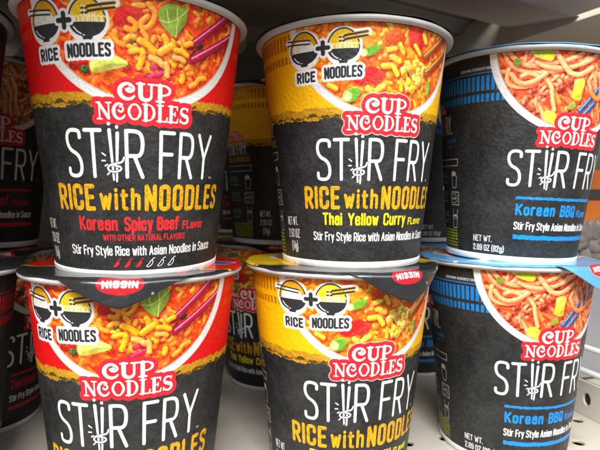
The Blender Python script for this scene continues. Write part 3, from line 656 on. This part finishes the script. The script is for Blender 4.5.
def lid_part(kind, parent, seed, tab_angle, L=.15, droop=1.0, half=34, art=None, wave=.0045):
    """flat foil with a short turned-down edge; the pull tab is a tongue of the same foil"""
    rr = random.Random(seed); ph = [rr.uniform(0, 6.28) for _ in range(6)]; ta = math.radians(tab_angle); aa = math.radians(tab_angle if art is None else art)
    n, rings = 144, [0, .1, .2, .3, .36, .40, .43, .455, .470, .478, .4815]
    zt = HT + .004
    def zz(r, t):
        e = (r / .48)**2; w = wave * (math.sin(3 * t + ph[0]) * .5 + math.sin(7 * t + ph[1]) * .35 + math.sin(13 * t + ph[2]) * .25) * e
        d = -.012 * max(0, 1 - abs(r - .415) / .03) if r < .45 else 0
        if r >= .478: d = -.003
        if r >= .481: d = -.014
        return zt + max(w, -.0015) + d * .5
    vs, fs, flat = [], [], []
    for i, r in enumerate(rings):
        for k in range(n if r else 1):
            t = 2 * math.pi * k / n; rj = r * (1 + (.004 * math.sin(11 * t + ph[3]) + .003 * math.sin(19 * t + ph[4]) if r > .47 else 0))
            vs.append((rj * math.sin(t), -rj * math.cos(t), zz(r, t))); fk = 1 if art is None else .89; flat.append((r * fk * math.sin(t - aa), -r * fk * math.cos(t - aa)))
    b = lambda i, k: 0 if i == 0 else 1 + (i - 1) * n + k % n
    for k in range(n):
        fs.append((0, b(1, k), b(1, k + 1)))
        for i in range(1, len(rings) - 1): fs.append((b(i, k), b(i + 1, k), b(i + 1, k + 1), b(i, k + 1)))
    uv = lambda po, vi: (flat[vi][0] + .5, (flat[vi][1] + .78) / 1.28)
    lid = mesh('foil_lid', vs, fs, M['lid' + kind], uv, parent=parent)
    # pull tab
    vs, fs, flat = [], [], []; nu, nv = 40, 16; h = math.radians(half)
    for i in range(nu + 1):
        u = -1 + 2 * i / nu; t = ta + u * h; tl = u * h
        ln = L * (1.06 - math.sqrt(u * u + .004)) ** 1.0 / 1.0 * (1 - u ** 6)
        for j in range(nv + 1):
            s = j / nv; d = s * (ln + .004)
            # path over the lip of the rim: outward at first, then bent down along a soft curve
            a = min(1, d / .05); ang = math.radians(12 + 58 * droop * a); 
            steps = 10; x = 0.; z = 0.; 
            for q in range(steps):
                dd = d * (q + .5) / steps; an = math.radians(4 + 76 * droop * min(1, max(0, dd - .008) / .034))
                x += math.cos(an) * d / steps; z -= math.sin(an) * d / steps
            x += .006 * math.sin(u * 5 + ph[5]) * s; r = .474 + x
            zb = zt + max(wave * (math.sin(3 * t + ph[0]) * .5 + math.sin(7 * t + ph[1]) * .35 + math.sin(13 * t + ph[2]) * .25), -.0015) + .0012
            vs.append((r * math.sin(t), -r * math.cos(t), zb + z + .004 * math.sin(u * 3.0 + ph[4]) * s))
            # flattened: radial lines pulled towards the tip
            rf = .474 + d; flat.append((rf * math.sin(tl), -rf * math.cos(tl)))
    q = nv + 1
    for i in range(nu):
        for j in range(nv): fs.append((i * q + j, i * q + j + 1, (i + 1) * q + j + 1, (i + 1) * q + j))
    o = mesh('pull_tab', vs, fs, M['lid' + kind], uv, parent=lid)
    so = o.modifiers.new('Solidify', 'SOLIDIFY'); so.thickness = .00016; so.offset = -1; o.data.materials.append(M['foil']); so.material_offset = 1
    return lid

def make_cup(kind, seed, tab):
    root = bpy.data.objects.new('noodle_cup', None); COL.objects.link(root); root.empty_display_size = .02
    wall_part(kind, root)
    w = .0035
    lathe('base_band', [(0, .022), (RB - .03, .022), (RB - .022, .004), (RB - .014, 0), (RB - .001, .001), (rad(.004) + w, .006), (rad(.028) + w, .028), (rad(.031) + w - .001, .032), (rad(.034), .0335)], M['paper'], root)
    c = .4615; prof = []
    for k in range(14):
        a = 2 * math.pi * k / 14; prof.append((c + .0185 * math.cos(a), HT - .0150 + .0145 * math.sin(a)))
    rim = lathe('rolled_rim', prof, M['rim'], root, close=True)
    lid_part(kind, root, seed, *tab)
    return root

def place(root, x, y, tx, ty, z, phase):
    # lean first, then the turn of the cup about its own axis
    lean = Matrix(((1, 0, tx), (0, 1, ty), (-tx, -ty, 1)))
    X = Vector((1, 0, -tx)).normalized(); Z = Vector((tx, ty, 1)).normalized(); Y = Z.cross(X).normalized(); X = Y.cross(Z)
    R = Matrix((X, Y, Z)).transposed() @ Matrix.Rotation(math.radians(phase), 3, 'Z')
    root.matrix_world = Matrix.Translation((x * S, y * S, z * S)) @ R.to_4x4()

# print every label and lid
for kd in 'ABCD':
    M['wall' + kd] = printed('printed cup wall ' + kd, image_of(make_label(kd), 'label ' + kd), .40)
    M['lid' + kd] = printed('printed foil lid ' + kd, image_of(make_lid(kd), 'lid ' + kd), .27, 'lid')

UP = HT + .0095
# kind, x, y, lean x, lean y, z, phase, tab (angle relative to the label, length, droop, half width), label
CUPS = [
('A', -.7330, 2.2308, .0086, -.0625, UP - .004, 22, (120, .12, .2, 33, 0), 'red cup stacked on the other red cup, its rim cut by the top edge'),
('A', -.7491, 2.2449, 0, 0, 0, 14, (-2, .122, 1.0), 'red and black cup under the other red cup, black pull tab hanging over its middle'),
('B', .2589, 2.5027, -.0086, -.0242, UP - .002, 15, (118, .10, .15, 33, -10), 'bright yellow and black curry cup standing on top of another bright yellow cup'),
('B', .2093, 2.4955, 0, 0, 0, 16, (14, .15, 1.0), 'bright yellow and black cup under another, black pull tab folded down at its right'),
('C', 1.2049, 2.8223, .0282, -.0342, UP - .003, 15, (95, .10, .2, 33, 0), 'black cup with blue bars and lettering, standing on the light blue foil lid'),
('C', 1.1892, 2.8101, 0, 0, 0, 15, (20, .155, .95), 'black cup with blue bars under another, light blue pull tab folded down at its right'),
('D', -1.74, 2.05, 0, 0, UP, 2, (150, .1, .5), 'black cup with red bars cut off by the left picture edge, upper of its stack'),
('D', -1.70, 2.05, 0, 0, 0, 2, (150, .1, .5), 'black cup with red bars cut off by the left edge, lower of its stack'),
('D', -1.98, 2.98, 0, 0, UP, 45, (30, .1, .6), 'shaded black cup with red Beef Flavor lettering, behind the upper red cup'),
('D', -1.98, 2.98, 0, 0, 0, 95, (-50, .1, .6), 'shaded black cup with red Teriyaki lettering, behind and left of the lower red cup'),
('B', -.15, 3.62, 0, 0, UP, 56, (-60, .1, .6), 'dull yellow cup turned to its white preparation pictures, in the gap between upper cups'),
('B', -.19, 3.80, 0, 0, 0, -20, (26, .1, .6), 'dark shaded cup in the gap between the lower red and lower bright yellow cups'),
('C', .96, 4.08, 0, 0, UP, 62, (-40, .1, .6), 'dark shaded cup in the narrow gap right of the upper bright yellow cup'),
('C', .96, 4.15, 0, 0, 0, 8, (20, .1, .6), 'dark shaded cup in the narrow gap right of the lower bright yellow cup'),
('D', -.56, 4.86, 0, 0, 0, 10, (150, .1, .6), 'farthest dark cup on the shelf, a sliver seen right beside the lower red cup'),
('D', -.56, 4.86, 0, 0, UP, 10, (150, .1, .6), 'farthest dark cup of an upper layer, a sliver right beside the upper red cup'),
]
for i, (kd, x, y, tx, ty, z, ph, tab, lab) in enumerate(CUPS):
    c = make_cup(kd, 11 + i, tab if len(tab) > 3 else (*tab, 33)); place(c, x, y, tx, ty, z, ph)
    c['label'] = lab; c['category'] = 'noodle cup'; c['group'] = 'stir fry noodle cups stacked two high on the shelf'

# ------------------------------------------------------------------ the shelving; a runs along the row, b into the depth
E1 = Vector((.9603, .2790)); E2 = Vector((-.2790, .9603))
def ab(a, b, z): p = E1 * a + E2 * b; return (p.x, p.y, z)
def boxes(name, L, mat, bev=.012, parent=None):
    bm = bmesh.new()
    for (a0, a1, b0, b1, z0, z1) in L:
        v = [bm.verts.new(Vector(ab(a, b, z)) * S) for a in (a0, a1) for b in (b0, b1) for z in (z0, z1)]
        for f in ((0, 1, 3, 2), (4, 6, 7, 5), (0, 4, 5, 1), (2, 3, 7, 6), (0, 2, 6, 4), (1, 5, 7, 3)): bm.faces.new([v[i] for i in f])
    bmesh.ops.recalc_face_normals(bm, faces=bm.faces)
    if bev: bmesh.ops.bevel(bm, geom=list(bm.edges), offset=bev * S, segments=3, affect='EDGES', profile=.6)
    me = bpy.data.meshes.new(name); bm.to_mesh(me); bm.free(); me.materials.append(mat)
    me.polygons.foreach_set('use_smooth', [bool(bev)] * len(me.polygons))
    o = bpy.data.objects.new(name, me); COL.objects.link(o)
    if bev:
        try: me.shade_auto_smooth
        except Exception: pass
        w = o.modifiers.new('Weighted', 'WEIGHTED_NORMAL'); w.keep_sharp = False
    if parent is not None: o.parent = parent
    return o
def setting(o): o['kind'] = 'structure'; return o

# perforated shelf deck: rows of punched holes with real edges
vs, fs = [], []
def quad(a0, a1, b0, b1):
    i = len(vs); vs.extend([ab(a0, b0, 0), ab(a1, b0, 0), ab(a1, b1, 0), ab(a0, b1, 0)]); fs.append((i, i + 1, i + 2, i + 3))
A0, A1_, Q = -4.276, 6.284, .24
rowsb = [1.965, 2.205, 2.445, 3.885, 4.125]; edges = [1.72]
cur = 1.72
for b0 in rowsb:
    if b0 - .12 > cur + 1e-6: quad(A0, A1_, cur, b0 - .12)
    na = int(round((A1_ - A0) / Q))
    for k in range(na):
        ca = A0 + Q * (k + .5); i = len(vs); N = 24; h = Q / 2
        for j in range(N):
            t = 2 * math.pi * (j + .5) / N; c, s_ = math.cos(t), math.sin(t); m = h / max(abs(c), abs(s_))
            # square outline points: snap nearest to the corners
            vs.append(ab(ca + c * m, b0 + s_ * m, 0))
        for rr_, zz_ in ((.036, 0), (.033, -.003), (.033, -.014)):
            for j in range(N):
                t = 2 * math.pi * (j + .5) / N; vs.append(ab(ca + rr_ * math.cos(t), b0 + rr_ * math.sin(t), zz_))
        for ring in range(3):
            for j in range(N): fs.append((i + ring * N + j, i + ring * N + (j + 1) % N, i + (ring + 1) * N + (j + 1) % N, i + (ring + 1) * N + j))
        for q4 in range(4):                                         # little corner triangles
            t = math.pi / 4 + q4 * math.pi / 2; j = int((t / (2 * math.pi)) * N - .5); c = len(vs)
            vs.append(ab(ca + h * (1 if q4 in (0, 3) else -1), b0 + h * (1 if q4 in (0, 1) else -1), 0)); fs.append((i + j % N, c, i + (j + 1) % N))
    cur = b0 + .12
quad(A0, A1_, cur, 5.6)
setting(mesh('shelf_deck', vs, fs, M['floor'], smooth=False))
setting(boxes('shelf_front', [(A0, A1_, 1.66, 1.718, -.40, .004)], M['floor'], .01))
setting(boxes('shelf_void_shade', [(A0, A1_, 1.73, 5.6, -.30, -.10)], M['dark'], 0))  # near-black slab stands in for the shade beneath the punched holes
setting(boxes('back_panel', [(A0, A1_, 5.62, 5.75, -.4, 3.4)], M['back'], 0))

# shelf above: front pan with a rolled rear edge, two ribs, cross bracket
F1 = Vector((math.cos(math.radians(27)), math.sin(math.radians(27)))); F2 = Vector((-F1.y, F1.x))
def prism(bm, a0, a1, prof):
    A = [[bm.verts.new(Vector((*(F1 * a + F2 * b), z)) * S) for b, z in prof] for a in (a0, a1)]; n = len(prof)
    for k in range(n): bm.faces.new((A[0][k], A[0][(k + 1) % n], A[1][(k + 1) % n], A[1][k]))
    bm.faces.new(A[0][::-1]); bm.faces.new(A[1])
def prisms(name, L, mat, bev):
    bm = bmesh.new()
    for a0, a1, prof in L: prism(bm, a0, a1, prof)
    bmesh.ops.recalc_face_normals(bm, faces=bm.faces); bmesh.ops.bevel(bm, geom=list(bm.edges), offset=bev * S, segments=3, affect='EDGES', profile=.6, clamp_overlap=True)
    me = bpy.data.meshes.new(name); bm.to_mesh(me); bm.free(); me.materials.append(mat); o = bpy.data.objects.new(name, me); COL.objects.link(o); return setting(o)
prisms('upper_shelf', [(-6, 2.82, [(1.25, 2.50), (1.94, 2.50), (1.97, 2.52), (1.97, 2.56), (1.28, 2.56)]),
                       (-6, 3.10, [(1.975, 2.535), (2.50, 2.625), (2.50, 2.80), (1.975, 2.80)]),
                       (3.24, 6, [(1.3, 2.62), (2.9, 2.62), (2.9, 2.68), (1.3, 2.68)]), (3.24, 6, [(2.92, 2.76), (6.2, 2.76), (6.2, 2.84), (2.92, 2.84)])], M['under'], .007)
prisms('upper_shelf_ribs', [(-6, 3.12, [(2.52, 2.80), (6.2, 2.80), (6.2, 2.84), (2.52, 2.84)]), (-6, 3.1, [(2.95, 2.72), (3.15, 2.72), (3.23, 2.798), (2.87, 2.798)]), (-6, 3.1, [(3.9, 2.70), (4.2, 2.70), (4.28, 2.798), (3.82, 2.798)])], M['recess_shade'], .007)
prisms('upper_shelf_bracket', [(2.93, 3.02, [(1.3, 2.50), (5.8, 2.56), (5.8, 2.78), (1.3, 2.78)])], M['under'], .006)

# low divider with slots at the end of the row
dv = bpy.data.objects.new('shelf_divider', None); COL.objects.link(dv); dv['label'] = 'cream metal divider with an oval hole at the right edge of the shelf deck'; dv['category'] = 'divider'
def slotted(a, b0, b1, z0, z1, holes, mat, parent, name, th=.018):
    # plate in the plane a = const with round holes
    vs, fs = [], []; hs = sorted(holes)
    def V(b, z, s): return ab(a + s * th / 2, b, z)
    for side in (-1, 1):
        cur = b0
        for hb, hz, hr, hh in hs + [(None,) * 4]:
            nb = (hb - .10) if hb is not None else b1
            i = len(vs); vs.extend([V(cur, z0, side), V(nb, z0, side), V(nb, z1, side), V(cur, z1, side)]); fs.append((i, i + 1, i + 2, i + 3))
            if hb is None: break
            N = 24; i = len(vs)
            for j in range(N):
                t = 2 * math.pi * (j + .5) / N; c, s_ = math.cos(t), math.sin(t)
                m = min(.10 / max(abs(c), 1e-9), ((z1 - hz) if s_ > 0 else (hz - z0)) / max(abs(s_), 1e-9)); vs.append(V(hb + c * m, hz + s_ * m, side))
            for j in range(N):
                t = 2 * math.pi * (j + .5) / N; vs.append(V(hb + hr * math.cos(t), hz + hh * math.sin(t), side))
            for j in range(N):
                t = 2 * math.pi * (j + .5) / N; vs.append(V(hb + hr * math.cos(t), hz + hh * math.sin(t), 0))
            for ring in (0, 1):
                for j in range(N): fs.append((i + ring * N + j, i + ring * N + (j + 1) % N, i + (ring + 1) * N + (j + 1) % N, i + (ring + 1) * N + j))
            for cb, cz, t in ((.10, z1, 45), (-.10, z1, 135), (-.10, z0, 225), (.10, z0, 315)):
                best = None
                for j in range(N):
                    p, q = vs[i + j], vs[i + (j + 1) % N]; w = V(hb + cb, cz, side); d = (Vector(p) - Vector(w)).length + (Vector(q) - Vector(w)).length
                    if best is None or d < best[0]: best = (d, j)
                j = best[1]; c = len(vs); vs.append(V(hb + cb, cz, side)); fs.append((i + j, c, i + (j + 1) % N))
            cur = hb + .10
    i = len(vs); vs.extend([V(b0, z1, -1), V(b1, z1, -1), V(b1, z1, 1), V(b0, z1, 1), V(b0, z0, -1), V(b0, z0, 1)]); fs.append((i, i + 1, i + 2, i + 3)); fs.append((i, i + 3, i + 5, i + 4))
    return mesh(name, vs, fs, mat, smooth=False, parent=parent)
slotted(2.67, 1.9, 5.0, .002, .225, [(2.47, .115, .030, .042), (2.95, .115, .030, .042), (3.43, .115, .030, .042)], M['divider'], dv, 'divider_plate')
boxes('divider_dark_strip', [(2.70, 2.715, 1.9, 5.0, .022, .215)], M['back'], 0, dv)  # dark strip added behind the holes so no light shows through
boxes('divider_foot', [(2.68, 2.80, 1.9, 5.0, .002, .02)], M['divider'], .006, dv)
def rod(bm, p, q, r, n=10):
    p, q = Vector(p) * S, Vector(q) * S; d = (q - p); u = d.orthogonal().normalized(); w = d.cross(u).normalized(); A = []
    for e in (p, q): A.append([bm.verts.new(e + (u * math.cos(t) + w * math.sin(t)) * r * S) for t in [2 * math.pi * k / n for k in range(n)]])
    for k in range(n): bm.faces.new((A[0][k], A[0][(k + 1) % n], A[1][(k + 1) % n], A[1][k]))
    bm.faces.new(A[0][::-1]); bm.faces.new(A[1])
bm = bmesh.new()
for z in (.19, .36): rod(bm, ab(2.92, 1.9, z), ab(2.92, 5.0, z), .020)
for b in np.arange(2.0, 5.0, .42): rod(bm, ab(2.92, b, .0), ab(2.92, b, .36), .014)
me = bpy.data.meshes.new('wire_fence'); bm.to_mesh(me); bm.free(); me.materials.append(M['wire']); me.polygons.foreach_set('use_smooth', [True] * len(me.polygons))
wf = bpy.data.objects.new('wire_fence', me); COL.objects.link(wf); wf['label'] = 'white wire fence running behind the cream divider at the right edge'; wf['category'] = 'wire fence'
# neighbouring goods: grey carton, and on it an orange packet with a grey bean picture
gc = boxes('grey_carton', [(3.02, 4.6, 3.0, 4.4, .02, .93)], M['grey'], .015); gc['label'] = 'plain grey carton beyond the wire fence, under the orange packet'; gc['category'] = 'carton'
op = bpy.data.objects.new('orange_packet', None); COL.objects.link(op); op['label'] = 'orange packet with grey beans at its bottom, past the right edge of the upper cups'; op['category'] = 'packet'
boxes('packet_body', [(3.06, 4.5, 3.12, 3.9, 1.14, 1.66)], M['orange'], .04, op)
boxes('packet_window', [(3.08, 4.48, 3.14, 3.88, .94, 1.155)], M['grey'], .02, op)
boxes('dark_stripe', [(3.10, 4.3, 3.105, 3.13, 1.42, 1.50)], M['label'], .004, op)
bm = bmesh.new(); rr = random.Random(5)
for i in range(70):
    a = rr.uniform(3.08, 4.2); z = rr.uniform(.955, 1.20); mt = Matrix.Translation(Vector(ab(a, 3.11 + rr.uniform(0, .02), z)) * S) @ Matrix.Rotation(rr.uniform(0, 3), 4, 'Y') @ Matrix.Rotation(rr.uniform(-.4, .4), 4, 'X') @ Matrix.Diagonal((.0075 + rr.uniform(0, .004), .0018, .0050, 1))
    bmesh.ops.create_icosphere(bm, subdivisions=2, radius=1, matrix=mt)
me = bpy.data.meshes.new('bean_fill'); bm.to_mesh(me); bm.free(); me.materials.append(M['pebble']); me.polygons.foreach_set('use_smooth', [True] * len(me.polygons))
bf = bpy.data.objects.new('bean_fill', me); COL.objects.link(bf); bf.parent = op
# aisle floor below the front edge
me = mesh('floor', [(-60, -60, -8), (60, -60, -8), (60, 60, -8), (-60, 60, -8)], [(0, 1, 2, 3)], M['floor'], smooth=False); setting(me)

# ------------------------------------------------------------------ light: ceiling tubes over the aisle behind the camera
def area(name, loc, target, sx, sy, e, col):
    l = bpy.data.lights.new(name, 'AREA'); l.shape = 'RECTANGLE'; l.size = sx * S; l.size_y = sy * S; l.energy = e; l.color = col
    o = bpy.data.objects.new(name, l); COL.objects.link(o); o.location = Vector(loc) * S
    o.rotation_euler = (Vector(target) * S - Vector(loc) * S).to_track_quat('-Z', 'Y').to_euler(); return o
area('ceiling_light', (-1.5, -5.0, 8.5), (0, 2.5, 1.2), 9, 2.0, 22.5, (1, .985, .965))
area('ceiling_light', (4.5, -4.5, 8.5), (1.0, 2.5, 1.2), 9, 5.0, 8, (1, .985, .965))
w = bpy.data.worlds.new('World'); sc.world = w; w.use_nodes = True
bg = w.node_tree.nodes['Background']; bg.inputs['Color'].default_value = (.95, .97, 1.0, 1); bg.inputs['Strength'].default_value = .33

# ------------------------------------------------------------------ camera
P_, R_ = -.0416, .0137
f0 = Vector((0, math.cos(P_), math.sin(P_))); u0 = Vector((0, -math.sin(P_), math.cos(P_))); r0 = Vector((1, 0, 0))
rt = r0 * math.cos(R_) + u0 * math.sin(R_); up = u0 * math.cos(R_) - r0 * math.sin(R_)
cd = bpy.data.cameras.new('camera'); cam = bpy.data.objects.new('camera', cd); COL.objects.link(cam)
cam.matrix_world = Matrix.Translation((0, 0, 1.3457 * S)) @ Matrix((rt, up, -f0)).transposed().to_4x4()
cd.sensor_width = 36; cd.lens = 36 * 490.08 / 600; cd.clip_start = .01; cd.clip_end = 100
cd.dof.use_dof = True; cd.dof.focus_distance = .205; cd.dof.aperture_fstop = 20
sc.camera = cam
sc.view_settings.view_transform = 'Standard'; sc.view_settings.look = 'None'; sc.view_settings.exposure = .22; sc.view_settings.gamma = 1
sc.cycles.use_denoising = True; sc.cycles.max_bounces = 8
